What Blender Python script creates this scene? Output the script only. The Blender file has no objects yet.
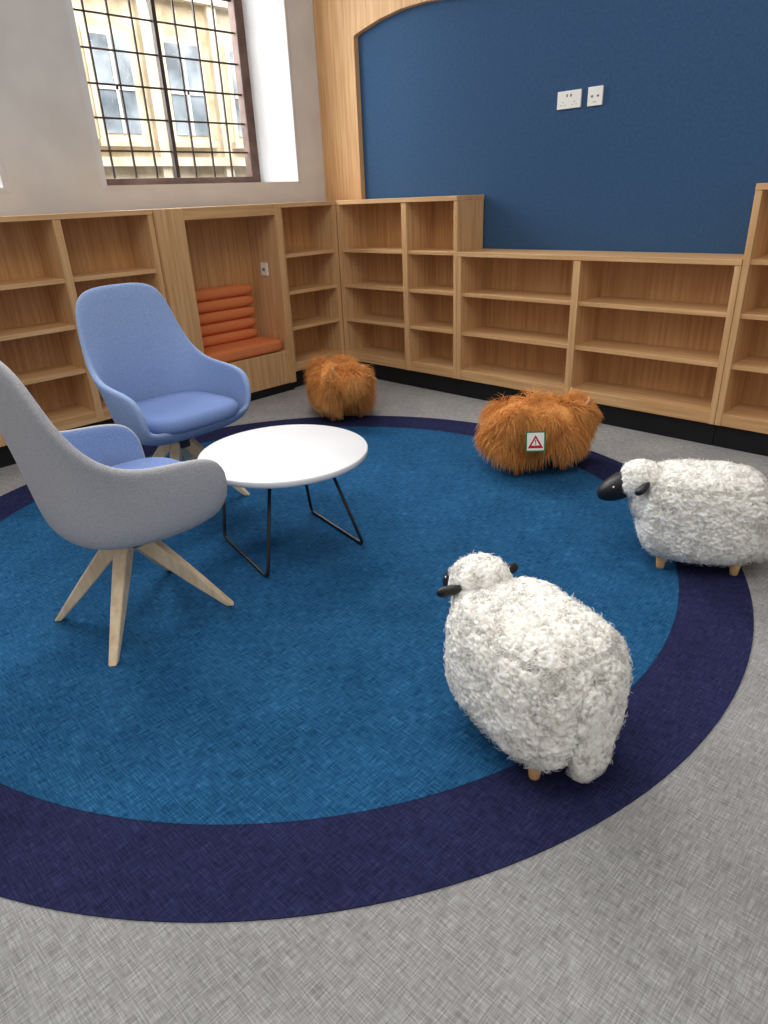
import bpy, bmesh, math, random
import numpy as np
from mathutils import Vector, Matrix, noise
random.seed(7); rng=np.random.default_rng(7)
S=bpy.context.scene
try: S.view_settings.view_transform='Standard'
except Exception: pass

def lin(r,g,b):
    f=lambda c:(c/255/12.92) if c/255<=.04045 else ((c/255+.055)/1.055)**2.4
    return (f(r),f(g),f(b),1)

# ---------------------------------------------------------------- materials
def base(name,col,rough=.6,spec=.3,metal=0):
    m=bpy.data.materials.new(name); m.use_nodes=True
    b=m.node_tree.nodes['Principled BSDF']
    b.inputs['Base Color'].default_value=col; b.inputs['Roughness'].default_value=rough
    b.inputs['Specular IOR Level'].default_value=spec; b.inputs['Metallic'].default_value=metal
    return m,m.node_tree,b
def N(nt,t,**k):
    n=nt.nodes.new(t)
    for a,v in k.items(): setattr(n,a,v)
    return n
def noisy(name,c1,c2,scale=20,rough=.7,spec=.2,bump=.0,vec=(1,1,1),detail=4,lo=.35,hi=.65,bscale=None):
    m,nt,b=base(name,c1,rough,spec)
    tc=N(nt,'ShaderNodeTexCoord'); mp=N(nt,'ShaderNodeMapping'); mp.inputs['Scale'].default_value=vec
    nt.links.new(tc.outputs['Object'],mp.inputs[0])
    n=N(nt,'ShaderNodeTexNoise'); n.inputs['Scale'].default_value=scale; n.inputs['Detail'].default_value=detail
    nt.links.new(mp.outputs[0],n.inputs['Vector'])
    r=N(nt,'ShaderNodeValToRGB'); r.color_ramp.elements[0].position=lo; r.color_ramp.elements[1].position=hi
    r.color_ramp.elements[0].color=c1; r.color_ramp.elements[1].color=c2
    nt.links.new(n.outputs['Fac'],r.inputs[0]); nt.links.new(r.outputs[0],b.inputs['Base Color'])
    if bump:
        n2=n
        if bscale:
            n2=N(nt,'ShaderNodeTexNoise'); n2.inputs['Scale'].default_value=bscale; nt.links.new(mp.outputs[0],n2.inputs['Vector'])
        bp=N(nt,'ShaderNodeBump'); bp.inputs['Strength'].default_value=bump; bp.inputs['Distance'].default_value=.01
        nt.links.new(n2.outputs['Fac'],bp.inputs['Height']); nt.links.new(bp.outputs[0],b.inputs['Normal'])
    return m
def wood(name,axis,c1=lin(194,148,98),c2=lin(222,181,133),s=1.0):
    v=[55,55,55]; v[axis]=2.2
    return noisy(name,c1,c2,scale=s,rough=.5,spec=.25,vec=tuple(v),detail=5,lo=.3,hi=.7,bump=.05)
def weave(name,dark,mid,light,s=1.15):
    m,nt,b=base(name,mid,.95,.05)
    tc=N(nt,'ShaderNodeTexCoord')
    outs=[]
    for v in((20*s,270*s,1),(270*s,20*s,1)):
        mp=N(nt,'ShaderNodeMapping'); mp.inputs['Scale'].default_value=v
        n=N(nt,'ShaderNodeTexNoise'); n.inputs['Scale'].default_value=1; n.inputs['Detail'].default_value=3
        nt.links.new(tc.outputs['Object'],mp.inputs[0]); nt.links.new(mp.outputs[0],n.inputs['Vector']); outs.append(n.outputs['Fac'])
    mx=N(nt,'ShaderNodeMath',operation='ADD'); nt.links.new(outs[0],mx.inputs[0]); nt.links.new(outs[1],mx.inputs[1])
    n3=N(nt,'ShaderNodeTexNoise'); n3.inputs['Scale'].default_value=5.0; n3.inputs['Detail'].default_value=4
    nt.links.new(tc.outputs['Object'],n3.inputs['Vector'])
    ad=N(nt,'ShaderNodeMath',operation='MULTIPLY_ADD'); ad.inputs[1].default_value=.3
    nt.links.new(n3.outputs['Fac'],ad.inputs[0]); nt.links.new(mx.outputs[0],ad.inputs[2])
    hf=N(nt,'ShaderNodeMath',operation='MULTIPLY'); hf.inputs[1].default_value=.5; nt.links.new(ad.outputs[0],hf.inputs[0])
    r=N(nt,'ShaderNodeValToRGB'); e=r.color_ramp.elements
    e[0].position=.42; e[0].color=dark; e[1].position=.73; e[1].color=light
    k=e.new(.575); k.color=mid
    nt.links.new(hf.outputs[0],r.inputs[0]); nt.links.new(r.outputs[0],b.inputs['Base Color'])
    bp=N(nt,'ShaderNodeBump'); bp.inputs['Strength'].default_value=.2; bp.inputs['Distance'].default_value=.005
    nt.links.new(mx.outputs[0],bp.inputs['Height']); nt.links.new(bp.outputs[0],b.inputs['Normal'])
    return m
def fabric(name,c,k=.76):
    c2=(c[0]*k,c[1]*k,c[2]*k,1)
    return noisy(name,c2,c,scale=260,rough=1.0,spec=.02,bump=.45,detail=3,lo=.3,hi=.62)
def tinted(name,c1,c2,rough=.8,sss=0,spec=.12):
    m,nt,b=base(name,c1,rough,spec)
    a=N(nt,'ShaderNodeAttribute'); a.attribute_name='tint'
    r=N(nt,'ShaderNodeValToRGB'); r.color_ramp.elements[0].color=c1; r.color_ramp.elements[1].color=c2
    nt.links.new(a.outputs['Fac'],r.inputs[0]); nt.links.new(r.outputs[0],b.inputs['Base Color'])
    if sss:
        b.inputs['Subsurface Weight'].default_value=sss; b.inputs['Subsurface Radius'].default_value=(1,.95,.85); b.inputs['Subsurface Scale'].default_value=.012
    return m
M={}
M['wz']=wood('oak_vertical',2); M['wx']=wood('oak_horizontal_x',0); M['wy']=wood('oak_horizontal_y',1)
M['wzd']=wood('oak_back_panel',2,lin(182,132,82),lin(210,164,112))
M['black']=base('black_plinth',lin(22,22,24),.5)[0]
M['pale']=noisy('pale_ash_wood',lin(216,188,152),lin(238,216,182),scale=1,vec=(40,40,6),rough=.5,spec=.3)
M['metal']=base('black_powder_coat',lin(24,25,30),.4,.5)[0]
M['hub']=base('dark_grey_hub',lin(62,64,74),.5)[0]
M['white']=noisy('white_laminate',lin(226,226,228),lin(232,232,234),scale=3,rough=.35,spec=.4)
M['plaster']=noisy('wall_plaster',lin(204,201,197),lin(212,210,206),scale=4,rough=.9,spec=.1)
M['reveal']=noisy('reveal_plaster',lin(206,205,204),lin(214,214,214),scale=4,rough=.9,spec=.1)
M['bluew']=noisy('blue_pinboard',lin(54,82,116),lin(60,89,123),scale=60,rough=.85,spec=.1,bump=.03,bscale=400)
M['carpet']=weave('grey_carpet',lin(120,119,118),lin(147,146,145),lin(176,175,173))
M['rugi']=weave('rug_teal_blue',lin(20,52,82),lin(32,80,120),lin(56,112,154))
M['rugo']=weave('rug_navy',lin(28,28,50),lin(38,41,74),lin(53,57,94))
M['chin']=fabric('blue_wool_fabric',lin(148,172,216)); M['chin2']=fabric('blue_seat_fabric',lin(126,148,198))
M['chout']=fabric('grey_wool_fabric',lin(194,194,199)); M['chout2']=fabric('periwinkle_wool_fabric',lin(156,178,218))
M['orange']=fabric('orange_fabric',lin(232,138,88))
M['plastic']=base('white_plastic',lin(240,238,230),.4)[0]
M['grey']=base('grey_slots',lin(120,120,118),.6)[0]
M['wframe']=noisy('brown_window_frame',lin(88,68,60),lin(112,90,80),scale=8,rough=.6)
M['lead']=base('leaded_bars',lin(60,48,42),.6)[0]
M['wool']=tinted('white_boucle_wool',lin(240,234,222),lin(253,250,243),.95,.6,.03)
M['face']=noisy('black_leather',lin(20,20,22),lin(30,30,33),scale=30,rough=.45,spec=.4)
M['fur']=tinted('orange_shaggy_fur',lin(208,128,58),lin(252,190,116),.75)
M['furcore']=noisy('orange_fur_undercoat',lin(186,106,46),lin(214,134,68),scale=60,rough=.9)
M['peg']=noisy('beech_peg',lin(206,158,108),lin(224,180,130),scale=1,vec=(40,40,6),rough=.5)
M['pegd']=noisy('brown_peg',lin(150,98,60),lin(172,118,76),scale=1,vec=(40,40,6),rough=.5)
M['horn']=base('dark_ear_leather',lin(160,106,66),.6)[0]
M['green']=base('sign_green',lin(40,120,70),.5)[0]; M['red']=base('sign_red',lin(200,30,35),.5)[0]
M['stone']=noisy('sandstone',lin(174,156,126),lin(226,212,184),scale=3.5,rough=.9,detail=8,lo=.3,hi=.7)
M['stone2']=noisy('sandstone_trim',lin(206,192,166),lin(230,219,200),scale=5,rough=.9)
M['oglass']=noisy('outside_glass',lin(110,120,128),lin(180,190,198),scale=2,rough=.2,spec=.5)
M['roof']=base('roof_slate',lin(110,112,120),.8)[0]
def glassmat():
    m=bpy.data.materials.new('window_glass'); m.use_nodes=True; nt=m.node_tree; nt.nodes.clear()
    o=N(nt,'ShaderNodeOutputMaterial'); t=N(nt,'ShaderNodeBsdfTransparent'); g=N(nt,'ShaderNodeBsdfGlossy'); g.inputs['Roughness'].default_value=.05
    mx=N(nt,'ShaderNodeMixShader'); mx.inputs[0].default_value=.04
    nt.links.new(t.outputs[0],mx.inputs[1]); nt.links.new(g.outputs[0],mx.inputs[2]); nt.links.new(mx.outputs[0],o.inputs[0]); return m
M['glass']=glassmat()

# ---------------------------------------------------------------- helpers
def link(o,parent=None):
    S.collection.objects.link(o)
    if parent: o.parent=parent
    return o
def empty(name,loc=(0,0,0),rz=0):
    e=bpy.data.objects.new(name,None); e.location=loc; e.rotation_euler=(0,0,rz); e.empty_display_size=.1
    return link(e)
def boxes(name,bl,mats,parent=None,bevel=.0025):
    vs=[];fs=[];mi=[]
    for (x0,x1,y0,y1,z0,z1,k) in bl:
        if x0>x1:x0,x1=x1,x0
        if y0>y1:y0,y1=y1,y0
        n=len(vs); vs+=[(x0,y0,z0),(x1,y0,z0),(x1,y1,z0),(x0,y1,z0),(x0,y0,z1),(x1,y0,z1),(x1,y1,z1),(x0,y1,z1)]
        for f in((3,2,1,0),(4,5,6,7),(0,1,5,4),(1,2,6,5),(2,3,7,6),(3,0,4,7)): fs.append([n+i for i in f]); mi.append(k)
    me=bpy.data.meshes.new(name); me.from_pydata(vs,[],fs)
    for m in mats: me.materials.append(M[m])
    me.polygons.foreach_set('material_index',mi)
    o=bpy.data.objects.new(name,me); link(o,parent)
    if bevel:
        b=o.modifiers.new('bevel','BEVEL'); b.width=bevel; b.segments=2; b.limit_method='ANGLE'
    return o
def mesh(name,vs,fs,mat,parent=None,smooth=True,sub=0):
    me=bpy.data.meshes.new(name); me.from_pydata([tuple(v) for v in vs],[],fs)
    for m in (mat if isinstance(mat,list) else [mat]): me.materials.append(M[m])
    if smooth: me.polygons.foreach_set('use_smooth',[True]*len(me.polygons))
    o=bpy.data.objects.new(name,me); link(o,parent)
    if sub:
        s=o.modifiers.new('sub','SUBSURF'); s.levels=sub; s.render_levels=sub
    return o
def tube(name,pts,r,mat,parent=None,n=10,caps=True):
    pts=[Vector(p) for p in pts]; R=r if isinstance(r,(list,tuple)) else [r]*len(pts)
    vs=[];fs=[]; pu=None
    for i,p in enumerate(pts):
        t=(pts[min(i+1,len(pts)-1)]-pts[max(i-1,0)]).normalized()
        if pu is None:
            pu=t.cross(Vector((0,0,1)));
            if pu.length<.1: pu=t.cross(Vector((1,0,0)))
        pu=(pu-t*pu.dot(t)).normalized(); w=t.cross(pu)
        for k in range(n):
            a=2*math.pi*k/n; vs.append(p+(pu*math.cos(a)+w*math.sin(a))*R[i])
    for i in range(len(pts)-1):
        for k in range(n): fs.append([i*n+k,i*n+(k+1)%n,(i+1)*n+(k+1)%n,(i+1)*n+k])
    fs.append(list(range(n))[::-1]); fs.append([(len(pts)-1)*n+k for k in range(n)])
    return mesh(name,vs,fs,mat,parent)
def superell(name,rows,mat,parent=None,n=48,e=2.0,cx=0,cy=0):
    vs=[];fs=[]
    for z,a,b in rows:
        for k in range(n):
            t=2*math.pi*k/n; c,s=math.cos(t),math.sin(t)
            vs.append((cx+a*math.copysign(abs(c)**(2/e),c),cy+b*math.copysign(abs(s)**(2/e),s),z))
    for i in range(len(rows)-1):
        for k in range(n): fs.append([i*n+k,i*n+(k+1)%n,(i+1)*n+(k+1)%n,(i+1)*n+k])
    fs.append(list(range(n))[::-1]); fs.append([(len(rows)-1)*n+k for k in range(n)])
    return mesh(name,vs,fs,mat,parent)
def qcube(cuts):
    bm=bmesh.new(); bmesh.ops.create_cube(bm,size=2); bmesh.ops.subdivide_edges(bm,edges=bm.edges[:],cuts=cuts,use_grid_fill=True)
    v=np.array([x.co[:] for x in bm.verts]); f=[[a.index for a in p.verts] for p in bm.faces]
    bm.free(); return v,f
def sqmap(p,dim,n):
    r=(np.abs(p)**n).sum(1)**(1/n); return p/r[:,None]*np.array(dim)
def sqnorm(q,dim,n):
    d=np.array(dim); g=np.sign(q)*np.abs(q/d)**(n-1)/d; return g/np.linalg.norm(g,axis=1)[:,None]
def rough_blob(name,dim,center,n,mat,parent,cuts,amp,fs,rot=None,seam=None):
    v,f=qcube(cuts); q=sqmap(v,dim,n); nr=sqnorm(q,dim,n); ox=random.random()*50
    out=[]; tint=[]
    for p,m in zip(q,nr):
        P=Vector(p)
        W=P+noise.noise_vector(P*45)*.013+noise.noise_vector(P*120)*.004
        d=noise.voronoi((W*fs)+Vector((ox,0,0)))[0][0]; d2=noise.noise(P*fs*.3+Vector((0,ox,0))); d3=noise.noise(P*fs*3.1); d4=noise.noise(P*fs*1.3)
        h=amp*(.5-1.0*d*d)+amp*.75*d2+amp*.35*d3+amp*.5*d4
        if seam is not None and abs(p[2]/dim[2]-seam)<.035: h-=amp*.6
        out.append(P+Vector(m)*h); tint.append(min(1,max(0,1-d*.8+d4*.4)))
    if rot is not None: out=[rot@p for p in out]
    out=[p+Vector(center) for p in out]
    o=mesh(name,out,f,mat,parent)
    a=o.data.attributes.new('tint','FLOAT','POINT'); a.data.foreach_set('value',tint)
    return o
def strands(name,dim,center,n,mat,parent,count,L,rad,segs=5,grav=.35,spread=.6,curl=0,zmin=-1,clamp=1.02,bias=(0,0,0),clump=1.1,cf=14,tmean=.5,zfloor=.012):
    p=rng.uniform(-1,1,(count*2,3)); ax=rng.integers(0,3,count*2); sg=rng.choice([-1.,1.],count*2)
    p[np.arange(count*2),ax]=sg
    q=sqmap(p,dim,n); q=q[q[:,2]>zmin*dim[2]][:count]; N_=len(q); nr=sqnorm(q,dim,n)
    rd=rng.normal(0,1,(N_,3)); rd/=np.linalg.norm(rd,axis=1)[:,None]
    cl=np.array([noise.noise_vector(Vector(x)*cf)[:] for x in q])
    d=nr*(1-spread*.6)+rd*spread*.4+cl*spread*clump+np.array(bias); d/=np.linalg.norm(d,axis=1)[:,None]
    LL=L*rng.uniform(.6,1.25,N_); step=LL/segs
    a=np.cross(nr,rd); a/=np.linalg.norm(a,axis=1)[:,None]+1e-9
    pos=[q-nr*.004]; cur=q.copy(); dd=d.copy()
    for i in range(segs):
        dd=dd+np.array([0,0,-grav])
        if curl:
            ang=curl; c,s=math.cos(ang),math.sin(ang)
            dd=dd*c+np.cross(a,dd)*s+a*(a*dd).sum(1)[:,None]*(1-c)
        dd/=np.linalg.norm(dd,axis=1)[:,None]
        cur=cur+dd*step[:,None]
        r=(np.abs(cur/np.array(dim))**n).sum(1)**(1/n)
        k=np.where(r<clamp,clamp/r,1.); cur=cur*k[:,None]
        cur[:,2]=np.maximum(cur[:,2],zfloor-center[2])
        pos.append(cur.copy())
    P=np.stack(pos,1)
    T=np.gradient(P,axis=1); T/=np.linalg.norm(T,axis=2)[:,:,None]+1e-9
    ref=np.broadcast_to(rd[:,None,:],T.shape); U=np.cross(T,ref); U/=np.linalg.norm(U,axis=2)[:,:,None]+1e-9
    W=np.cross(T,U); K=segs+1
    tp=rad*(1-.85*(np.arange(K)/(K-1))**1.5)
    V=np.stack([P+(U*math.cos(2*math.pi*j/3)+W*math.sin(2*math.pi*j/3))*tp[None,:,None] for j in range(3)],2).reshape(-1,3)+np.array(center)
    b=(np.arange(N_)*K*3)[:,None,None]+(np.arange(segs)*3)[None,:,None]+0*np.arange(3)[None,None,:]
    j=np.arange(3)[None,None,:]; j2=(j+1)%3
    F=np.stack([b+j,b+j2,b+3+j2,b+3+j],3).reshape(-1,4)
    me=bpy.data.meshes.new(name); me.vertices.add(len(V)); me.vertices.foreach_set('co',V.ravel())
    me.loops.add(F.size); me.loops.foreach_set('vertex_index',F.ravel().astype(np.int32))
    me.polygons.add(len(F)); me.polygons.foreach_set('loop_start',(np.arange(len(F))*4).astype(np.int32))
    me.update(calc_edges=True); me.polygons.foreach_set('use_smooth',[True]*len(F))
    t=np.repeat(np.clip(rng.normal(tmean,.2,N_)+cl[:,0]*.5,0,1),K*3).astype(np.float32)
    at=me.attributes.new('tint','FLOAT','POINT'); at.data.foreach_set('value',t)
    me.materials.append(M[mat]); o=bpy.data.objects.new(name,me); link(o,parent); return o
def ellipsoid(name,dim,center,mat,parent,rot=(0,0,0),n=2.0,cuts=14,taper=0):
    v,f=qcube(cuts); q=sqmap(v,dim,n)
    R=Matrix.Rotation(rot[2],3,'Z')@Matrix.Rotation(rot[1],3,'Y')@Matrix.Rotation(rot[0],3,'X')
    out=[]
    for p in q:
        k=1-taper*(p[0]/dim[0])
        out.append(R@Vector((p[0],p[1]*k,p[2]*k))+Vector(center))
    return mesh(name,out,f,mat,parent)

# ---------------------------------------------------------------- room
FX=-4.02; FY=3.678; WX=-4.40; WY=3.98; D=.285
HT,H1,H2,H3,H4=1.285,.955,.702,.449,.190
boxes('floor',[(-5.2,3.4,-3,4.4,-.1,0,0)],['carpet'],bevel=0)
boxes('wall_back',[(WX,3.2,WY,WY+.2,0,3.3,0)],['plaster'],bevel=0)
ys=[-3,-.1,1.57,2.10,3.69,WY+.2]; zs=1.395
bl=[(WX,WX-.1,ys[0],ys[1],0,3.3,0),(WX,WX-.1,ys[2],ys[3],0,3.3,0),(WX,WX-.1,ys[4],ys[5],0,3.3,0),
    (WX,WX-.1,ys[1],ys[2],0,zs,0),(WX,WX-.1,ys[3],ys[4],0,zs,0),
    (WX,WX-.1,ys[1],ys[2],3.1,3.3,0),(WX,WX-.1,ys[3],ys[4],3.1,3.3,0)]
boxes('wall_left',bl,['plaster'],bevel=0)
def reveal(name,y0,y1):
    a,b=WX-.001,WX-.42; s=.09
    v=[(a,y0,zs),(a,y1,zs),(a,y1,3.1),(a,y0,3.1),(b,y0+s,zs-.005),(b,y1-s,zs-.005),(b,y1-s,3.0),(b,y0+s,3.0)]
    f=[(0,1,5,4),(1,2,6,5),(2,3,7,6),(3,0,4,7)]
    o=mesh(name,v,f,'reveal',smooth=False); m=o.modifiers.new('t','SOLIDIFY'); m.thickness=.05; m.offset=1
reveal('trim_1',2.10,3.69); reveal('trim_2',-.1,1.57)
def window(name,y0,y1,z0,z1,x):
    e=empty(name,(0,0,0)); fw=.085; yl=y0+.05; yr=y1-.095
    boxes('frame',[(x-.04,x+.04,y0,yl,z0,z1,0),(x-.04,x+.04,yr,y1,z0,z1,0),(x-.04,x+.04,yl,yr,z0,z0+fw,0),(x-.04,x+.04,yl,yr,z1-fw,z1,0)],['wframe'],e,.006)
    b=[]; yc=(yl+yr)/2
    b.append((x-.02,x+.02,yc-.014,yc+.014,z0+fw,z1-fw,0))
    nc=8; w=(yr-yl)/nc
    for i in range(1,nc):
        y=yl+w*i
        if i!=nc//2: b.append((x-.006,x+.006,y-.0055,y+.0055,z0+fw,z1-fw,0))
    z=z0+fw+.165
    while z<z1-.1: b.append((x-.0061,x+.0061,yl,yr,z-.0055,z+.0055,0)); z+=.190
    boxes('leading',b,['lead'],e,0)
    boxes('glass_pane',[(x-.002,x+.002,yl,yr,z0+fw,z1-fw,0)],['glass'],e,0)
window('window_1',2.19,3.60,1.395,3.0,-4.80)
window('window_2',-.01,1.48,1.395,3.0,-4.80)
boxes('wall_back_panel',[(-4.05,3.1,WY-.012,WY-.001,.0,2.9,0)],['bluew'],bevel=0)
def arch():
    prof=[(-4.0,1.26),(-4.0,2.30),(-3.985,2.315),(-3.9,2.335),(-3.75,2.365),(-3.55,2.388),(-3.35,2.39),(-3.15,2.375),(-2.95,2.355),(-2.75,2.36),(-2.4,2.42),(-1.9,2.5),(-1,2.56),(0,2.56),(1.5,2.45),(3.1,2.35)]
    y0,y1=WY-.055,WY-.0005; vs=[];fs=[]
    n=len(prof); outer=[(-4.399,1.26),(-4.399,2.30)]+[(max(x,-4.399) if i>2 else -4.399+.12*i,3.1) for i,(x,z) in enumerate(prof[2:])]
    for (x,z) in prof: vs.append((x,y0,z))
    for (x,z) in outer: vs.append((x,y0,z))
    for (x,z) in prof: vs.append((x,y1,z))
    for i in range(n-1): fs.append((i,i+1,n+i+1,n+i)); fs.append((i,2*n+i,2*n+i+1,i+1))
    mesh('trim_3',vs,fs,'wz',smooth=False)
arch()
def plate(name,xc,zc,w,h,slots):
    b=[(xc-w/2,xc+w/2,WY-.024,WY-.012,zc-h/2,zc+h/2,0)]
    for s in slots: b.append((xc+s[0]-s[2]/2,xc+s[0]+s[2]/2,WY-.0255,WY-.0235,zc+s[1]-s[3]/2,zc+s[1]+s[3]/2,1))
    boxes(name,b,['plastic','grey'],bevel=.002)
sl=[]
for c in(-.036,.036): sl+=[(c,-.012,.008,.003),(c-.012,-.026,.008,.003),(c+.012,-.026,.008,.003),(c*.35,.02,.01,.014)]
plate('power_socket',-2.312,1.755,.148,.088,sl)
plate('data_socket',-2.151,1.755,.088,.092,[(-.018,0,.014,.010),(.018,0,.014,.010),(0,-.028,.02,.003)])

# ---------------------------------------------------------------- bookshelves
T=.045
def shelf(name,side,u,top,levels,dep=D):
    if side=='back': F=lambda u0,u1,d0,d1,z0,z1,k:(u0,u1,FY+d0,FY+d1,z0,z1,k); hm='wx'
    else: F=lambda u0,u1,d0,d1,z0,z1,k:(FX-d0,FX-d1,u0,u1,z0,z1,k); hm='wy'
    b=[]
    for i,x in enumerate(u):
        a0,a1=x-T/2,x+T/2
        if i==0: a0,a1=x,x+T*.7
        if i==len(u)-1: a0,a1=x-T*.7,x
        b.append(F(a0,a1,0,dep,.125,top-.028,0))
    b.append(F(u[0],u[-1],-.004,dep,top-.028,top,1))
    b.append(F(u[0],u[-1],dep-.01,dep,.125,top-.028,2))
    for i in range(len(u)-1):
        l=u[i]+T*.5; r=u[i+1]-T*.5
        for h in levels: b.append(F(l-.002,r+.002,.012,dep-.01,h-.024,h,1))
        b.append(F(l-.002,r+.002,.004,dep-.01,.125,H4-.0,1))
    b.append(F(u[0],u[-1],.03,dep,0,.125,3))
    return boxes(name,b,['wz',hm,'wzd','black'])
shelf('bookshelf','back',[-4.02,-3.35,-2.89],HT,[H1,H2,H3])
shelf('bookshelf','back',[-2.888,-2.03,-1.15],H1,[H2,H3])
shelf('bookshelf','back',[-1.148,-.45,.25,.95,1.65],HT,[H1,H2,H3])
shelf('bookshelf','left',[3.14,3.676],HT,[H1,H2,H3])
shelf('bookshelf','left',[-1.3,-.7,-.1,.47,1.05,1.63,2.20],HT,[H1,H2,H3])
boxes('trim_4',[(WX+.001,FX-D-.001,-1.3,WY-.06,1.2,1.262,0)],['wy'],bevel=0)
boxes('trim_5',[(FX-D,FX-.001,FY+.001,FY+D,1.2,1.262,0)],['wy'],bevel=0)
def nook():
    e=empty('reading_nook_bench'); y0,y1=2.205,3.135; o0,o1=2.39,3.085; x=FX+.03; xb=-4.33
    b=[(x,xb,y0,y0+.03,.06,1.285,0),(x,x-.03,y0+.03,o0,.06,1.285,0),(x-.03,xb,o0-.03,o0,.1,1.25,0),
       (x,xb,o1,y1,.06,1.285,0),(x,x-.03,o0,o1,1.215,1.285,1),(x-.03,xb,y0+.03,o1,1.25,1.285,1),
       (xb+.015,xb,o0,o1,.1,1.25,2),(x-.012,x-.03,o0,o1,.06,.30,0),(x-.03,xb+.015,o0,o1,.28,.30,1)]
    boxes('carcass',b,['wz','wy','wzd'],e); 
    boxes('plinth',[(x-.02,xb,y0+.01,y1-.01,0,.058,0)],['black'],e,0)
    def cushion(n,cx,cz,rx,rz,ya,yb):
        v,f=qcube(10)
        q=sqmap(v,(1,1,1),2.4 if rx<.1 else 5); q[:,1]=np.sign(q[:,1])*np.abs(q[:,1])**.45
        mesh(n,[(cx+a*rx,(ya+yb)/2+b_*(yb-ya)/2,cz+c*rz) for a,b_,c in q],f,'orange',e)
    cushion('seat_cushion',-4.15,.345,.145,.045,o0+.005,o1-.005)
    for i in range(5): cushion('back_roll_%d'%(i+1),-4.265,.425+.077*i,.055,.0405,o0+.02,3.02)
    boxes('socket_plate',[(-4.20,-4.13,o1-.012,o1,.82,.905,0),(-4.18,-4.15,o1-.014,o1-.011,.85,.87,1)],['plastic','grey'],e,.001)
nook()

# ---------------------------------------------------------------- rug
RC=(-2.0575,1.5928)
ZR=.003
def disc(name,r0,r1,z,mat):
    n=180; vs=[];fs=[]
    for r,zz in((r0,z),(r1,z),(r1,0.0005)):
        for k in range(n): a=2*math.pi*k/n; vs.append((r*math.cos(a),r*math.sin(a),zz))
    for i in range(2):
        for k in range(n): fs.append([i*n+k,i*n+(k+1)%n,(i+1)*n+(k+1)%n,(i+1)*n+k][::-1])
    return mesh(name,vs,fs,mat,None,smooth=False)
e=empty('round_rug',(RC[0],RC[1],0))
o=disc('navy_border',1.475,1.705,ZR,'rugo'); o.parent=e
n=180; vs=[(1.476*math.cos(2*math.pi*k/n),1.476*math.sin(2*math.pi*k/n),ZR) for k in range(n)]
mesh('blue_centre',vs,[list(range(n))],'rugi',e,smooth=False)

# ---------------------------------------------------------------- coffee table
e=empty('coffee_table',(0,0,0)); Z0=ZR
r=.335; cx0,cy0=-2.058,1.518
superell('table_top',[(.378,r-.012,r-.012),(.380,r-.006,r-.006),(.386,r-.001,r-.001),(.392,r,r),(.400,r,r),(.4035,r-.0015,r-.0015),(.405,r-.004,r-.004)],'white',e,96,2,cx0,cy0)
def rounded(pts,rr=.03,k=5):
    out=[Vector(pts[0])]
    for i in range(1,len(pts)-1):
        p=Vector(pts[i]);a=(Vector(pts[i-1])-p).normalized();b=(Vector(pts[i+1])-p).normalized()
        for j in range(k+1):
            t=j/k; out.append((p+a*rr)*(1-t)**2+p*2*t*(1-t)+(p+b*rr)*t*t)
    out.append(Vector(pts[-1])); return out
zf=Z0+.007
tube('sled_leg_1',rounded([(-2.29,1.38,.378),(-2.30,1.34,zf),(-1.88,1.25,zf),(-1.92,1.34,.378)]),.007,'metal',e)
tube('sled_leg_2',rounded([(-2.17,1.68,.378),(-2.21,1.75,zf),(-1.79,1.67,zf),(-1.90,1.60,.378)]),.007,'metal',e)
tube('brace_1',[(-2.29,1.38,.372),(-1.92,1.34,.372)],.006,'metal',e); tube('brace_2',[(-2.17,1.68,.372),(-1.90,1.60,.372)],.006,'metal',e)

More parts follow.
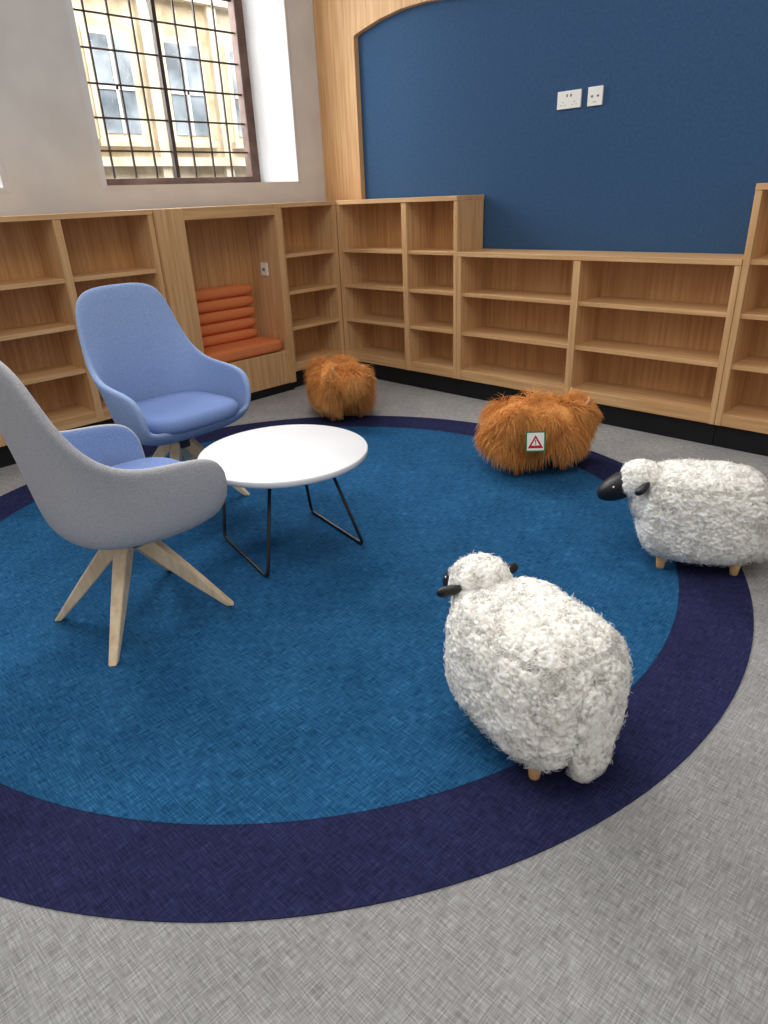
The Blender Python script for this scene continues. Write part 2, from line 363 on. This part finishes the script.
# ---------------------------------------------------------------- chairs
def chair(loc,rz,outm,feet):
    e=empty('armchair',(loc[0],loc[1],ZR),rz)
    C=[ # rim, mid, low
     ((.280,.240,.520),(.282,.244,.465),(.252,.238,.410)),
     ((.300,.210,.588),(.298,.212,.49),(.267,.205,.378)),
     ((.306,.12,.608),(.300,.12,.50),(.270,.11,.362)),
     ((.304,.01,.614),(.290,.0,.51),(.258,.0,.355)),
     ((.294,-.09,.626),(.268,-.09,.54),(.232,-.09,.355)),
     ((.276,-.180,.678),(.235,-.165,.57),(.190,-.155,.36)),
     ((.250,-.250,.785),(.188,-.215,.63),(.135,-.195,.368)),
     ((.218,-.295,.952),(.130,-.24,.67),(.09,-.212,.374)),
     ((.12,-.314,.984),(.065,-.253,.68),(.045,-.22,.378)),
     ((0,-.317,.985),(0,-.256,.68),(0,-.222,.38))]
    cols=C[:-1]+[C[-1]]+[tuple((-x,y,z) for x,y,z in c) for c in C[:-1][::-1]]
    n=len(cols); vs=[]
    def mix(a,b,t): return tuple(a[i]*(1-t)+b[i]*t for i in range(3))
    rows=[]
    for t in range(5):
        row=[]
        for c in cols:
            if t==0:p=c[0]
            elif t==1:p=mix(c[0],c[1],.33)
            elif t==2:p=mix(c[0],c[1],.70)
            elif t==3:p=mix(c[1],c[2],.25)
            else:p=mix(c[1],c[2],.80)
            row.append(p)
        rows.append(row)
    fs=[]
    for row in rows: vs+=row
    for i in range(4):
        for k in range(n-1): fs.append([i*n+k,i*n+k+1,(i+1)*n+k+1,(i+1)*n+k])
    fr=[(-.15,.268,.418),(0,.274,.416),(.15,.268,.418)]
    ring0=[4*n+k for k in range(n)]; b0=len(vs); vs+=fr; ring0+=[b0,b0+1,b0+2]
    prev=ring0; m=len(ring0)
    for s,z in((.86,.352),(.5,.342),(.2,.340)):
        b0=len(vs)
        for i in ring0: x,y,_=vs[i]; vs.append((x*s,(y-.03)*s+.03*(s if s>.6 else 1)*.9,z+(.012 if (s>.6 and y>.2) else 0)))
        cur=[b0+i for i in range(m)]
        for k in range(m): fs.append([prev[k],prev[(k+1)%m],cur[(k+1)%m],cur[k]])
        prev=cur
    fs.append(prev)
    o=mesh('shell',vs,fs,[outm,'chin'],e)
    bm=bmesh.new(); bm.from_mesh(o.data); bmesh.ops.recalc_face_normals(bm,faces=bm.faces)
    bm.faces.ensure_lookup_table()
    f0=min(bm.faces,key=lambda f:f.calc_center_median().z)
    if f0.normal.z>0: bmesh.ops.reverse_faces(bm,faces=bm.faces)
    bm.to_mesh(o.data); bm.free()
    so=o.modifiers.new('thick','SOLIDIFY'); so.thickness=.030; so.offset=-1; so.material_offset=1; so.material_offset_rim=0; so.use_even_offset=False
    su=o.modifiers.new('sub','SUBSURF'); su.levels=3; su.render_levels=3
    rws=[(.398,.170,.15),(.405,.200,.19),(.416,.225,.222),(.437,.238,.232),(.457,.237,.231),(.472,.226,.220),(.480,.20,.20),(.484,.12,.14),(.485,.03,.05)]
    superell('seat_cushion',rws,'chin2',e,56,3.6,0,.052)
    superell('hub',[(.27,.035,.035),(.275,.05,.05),(.32,.052,.052),(.335,.09,.09),(.352,.11,.11)],'hub',e,32,2,0,.02)
    inv=Matrix.Rotation(-rz,3,'Z')
    for i,(fx,fy) in enumerate(feet):
        f=inv@Vector((fx-loc[0],fy-loc[1],0)); d=f.normalized(); top=Vector((d.x*.02,d.y*.02+.0,.315))
        side=Vector((-d.y,d.x,0)); vs=[];fs=[]
        for t,w,h in((0,.024,.030),(.25,.023,.027),(.6,.019,.021),(1,.014,.013)):
            p=top.lerp(f+Vector((0,0,0)),t); ax=(f-top).normalized(); up=side.cross(ax)
            if t==1: offs=[side*w+d*h,side*w-d*h,-side*w-d*h,-side*w+d*h]
            else: offs=[side*w+up*h,side*w-up*h,-side*w-up*h,-side*w+up*h]
            if t==1 and up.dot(d)<0: offs=[offs[1],offs[0],offs[3],offs[2]]
            vs+=[p+o_ for o_ in offs]
        for a in range(3):
            for k in range(4): fs.append([a*4+k,a*4+(k+1)%4,(a+1)*4+(k+1)%4,(a+1)*4+k])
        fs+=[[3,2,1,0],[12,13,14,15]]
        l=mesh('leg_%d'%(i+1),vs,fs,'pale',e,smooth=False); bv=l.modifiers.new('b','BEVEL'); bv.width=.006; bv.segments=3
    return e
chair((-2.034,.825),0,'chout',[(-2.228,.60),(-1.835,.61),(-1.842,1.055),(-2.242,1.045)])
chair((-2.82,1.475),-math.pi/2+.05,'chout2',[(-2.60,1.28),(-2.61,1.68),(-3.03,1.68),(-3.02,1.28)])

# ---------------------------------------------------------------- sheep & cow poufs
def pegs(e,pts,h,mat,r=.018):
    for i,(x,y) in enumerate(pts):
        tube('foot_%d'%(i+1),[(x,y,0),(x,y,.006),(x,y,h)],[r*.72,r*.8,r*1.2],mat,e,16)
def sheep(loc,heading,headz,top,z0=ZR):
    e=empty('sheep_footstool',(loc[0],loc[1],z0),heading)
    zb=.036; hz=(top-zb)/2
    dim=(.218,.163,hz); c=(0,0,zb+hz); KW=dict(segs=5,grav=.06,spread=1.0,curl=.55,clamp=1.0,tmean=.8,zfloor=.025,clump=1.3,cf=38)
    rough_blob('body_wool',dim,c,3.5,'wool',e,120,.0085,70,seam=.78)
    strands('wool_curls',dim,c,3.5,'wool',e,20000,.022,.0011,**KW)
    hd=(.074,.078,.068); hc=(.222,0,headz)
    rough_blob('head_wool',hd,hc,2.4,'wool',e,44,.006,75)
    strands('head_curls',hd,hc,2.4,'wool',e,3000,.018,.0010,**KW)
    nd=(.08,.10,.09); nc=(.175,0,headz-.06)
    rough_blob('neck_wool',nd,nc,2.6,'wool',e,50,.006,75)
    strands('neck_curls',nd,nc,2.6,'wool',e,3000,.018,.0010,**KW)
    ellipsoid('face',(.082,.052,.047),(.300,0,headz-.034),'face',e,(0,.55,0),2.3,14,.22)
    for s in(-1,1):
        ellipsoid('ear_%s'%('l' if s>0 else 'r'),(.036,.024,.014),(.222,s*.098,headz+.006),'face',e,(.7*s,.3,s*1.0),2.2,8,-.2)
        ellipsoid('eye_%s'%('l' if s>0 else 'r'),(.004,.003,.004),(.318,s*.045,headz-.018),'plastic',e,(0,0,0),2,5)
    td=(.024,.058,.135); tcn=(-.214,-.0,top*.44)
    rough_blob('tail_wool',td,tcn,3.0,'wool',e,50,.007,70)
    strands('tail_curls',td,tcn,3.0,'wool',e,3400,.020,.0010,**KW)
    pegs(e,[(.125,.085),(.125,-.085),(-.125,.085),(-.125,-.085)],.07,'peg')
    return e
sheep((-.707,1.212),math.radians(163),.348,.388)
sheep((-.738,2.395),math.radians(208),.312,.370)

def cow(loc,heading,z0=ZR,sc=1):
    e=empty('highland_cow_footstool',(loc[0],loc[1],z0),heading); e.scale=(sc,sc,sc)
    dim=(.232,.155,.130); c=(0,0,.212)
    rough_blob('body_core',dim,c,2.7,'furcore',e,24,.006,30)
    strands('body_fur',dim,c,2.7,'fur',e,24000,.100,.0017,segs=8,grav=.26,spread=.95,clamp=1.04,zmin=-.6,clump=1.7,cf=9,zfloor=.028)
    hd=(.072,.08,.075); hc=(.235,0,.258)
    rough_blob('head_core',hd,hc,2.3,'furcore',e,14,.005,30)
    strands('head_fur',hd,hc,2.3,'fur',e,5500,.070,.0016,segs=6,grav=.3,spread=.8,clamp=1.05,bias=(.2,0,0),clump=1.4,cf=10)
    for s in(-1,1):
        ellipsoid('ear_%s'%('l' if s>0 else 'r'),(.042,.016,.012),(.235,s*.11,.290),'horn',e,(0,-.1,s*1.35),2,8)
        tube('horn_%s'%('l' if s>0 else 'r'),[(.235,s*.05,.31),(.24,s*.085,.335),(.245,s*.10,.36),(.245,s*.095,.38)],[.013,.011,.008,.003],'peg',e,12)
    ellipsoid('muzzle',(.034,.042,.034),(.310,0,.225),'horn',e,(0,.3,0),2.4,8)
    pegs(e,[(.13,.095),(.13,-.095),(-.13,.095),(-.13,-.095)],.12,'pegd',.022)
    return e
c1=cow((-1.745,2.86),math.radians(56),sc=.97)
cow((-3.24,2.90),math.radians(-28),sc=.97)
def sign(parent):
    e=bpy.data.objects.new('warning_tag',None); link(e,parent); e.location=(-.10,-.240,.225); e.rotation_euler=(math.radians(-12),0,math.radians(-14))
    boxes('tag_card',[(-.048,.048,-.001,.003,-.05,.05,0),(-.041,.041,-.0018,-.0008,-.043,.043,1)],['green','plastic'],e,0)
    def tri(nm,s,y,mat):
        v=[(-s,y,-s*.75-.004),(s,y,-s*.75-.004),(0,y,s*.95-.004)]; mesh(nm,v,[(0,1,2)],mat,e,False)
    tri('red_triangle',.038,-.0025,'red'); tri('white_triangle',.020,-.0032,'plastic')
    boxes('mark',[(-.002,.002,-.0042,-.0036,-.008,.008,0),(-.002,.002,-.0042,-.0036,-.015,-.011,0)],['black'],e,0)
sign(c1)

# ---------------------------------------------------------------- outside building
def outside():
    e=empty('sandstone_building'); X=-10.5
    b=[(X,X-.3,0,14,-1,9,0)]
    for i in range(9):
        y=3.2+i*1.15
        for z in(.2,2.2,4.4):
            b+=[(X+.03,X,y-.36,y+.36,z,z+1.35,1),(X+.05,X,y-.28,y+.28,z+.08,z+1.27,2),
                (X+.07,X+.05,y-.02,y+.02,z+.08,z+1.27,3),(X+.07,X+.05,y-.28,y+.28,z+.62,z+.67,3),(X+.12,X,y-.42,y+.42,z-.09,z,1)]
        b.append((X+.10,X,y+.50,y+.65,-1,6,1))
    for z in(1.85,4.0): b.append((X+.15,X,0,14,z,z+.12,1))
    b.append((-5.4,X,-2,14,-1.1,-1,4))
    boxes('facade',b,['stone','stone2','oglass','plastic','roof'],e,0)
outside()

# ---------------------------------------------------------------- light
def area(name,loc,target,size,energy,col=(1,1,1),sy=None):
    l=bpy.data.lights.new(name,'AREA'); l.energy=energy; l.color=col; l.size=size
    if sy: l.shape='RECTANGLE'; l.size_y=sy
    o=bpy.data.objects.new(name,l); link(o); o.location=loc
    o.rotation_euler=(Vector(target)-Vector(loc)).to_track_quat('-Z','Y').to_euler(); return o
area('window_light_1',(-5.6,2.9,2.6),(-1.5,1.8,.3),1.5,165,(.96,.98,1),1.8)
area('window_light_2',(-5.6,.8,2.6),(-1.5,1.2,.3),1.5,165,(.96,.98,1),1.8)
area('overhead_fill_light',(-1.0,.6,3.6),(-1.4,1.8,0),2.0,46,(1,.975,.94))  # added soft fill from above for the interior, not a ceiling fitting
area('facade_fill_light',(-6.2,6,7.5),(-10.5,6,2.5),5,1250,(1,.99,.97))  # added to brighten the facade outside the window, not a street lamp
w=bpy.data.worlds.new('world'); S.world=w; w.use_nodes=True
w.node_tree.nodes['Background'].inputs[0].default_value=(1,.99,.975,1); w.node_tree.nodes['Background'].inputs[1].default_value=.58

# ---------------------------------------------------------------- camera
F=Vector((-0.63882911,0.64166012,-0.42446396)); R=Vector((0.72123429,0.6915299,-0.04009364)); U=Vector((-0.26780303,0.33175094,0.90455671))
cam=bpy.data.cameras.new('camera'); co=bpy.data.objects.new('camera',cam); link(co)
m=Matrix((R,U,-F)).transposed().to_4x4(); m.translation=Vector((0,0,1.3)); co.matrix_world=m
cam.sensor_fit='AUTO'; cam.sensor_width=36; cam.lens=672.82/1024*36; cam.clip_start=.05
S.camera=co
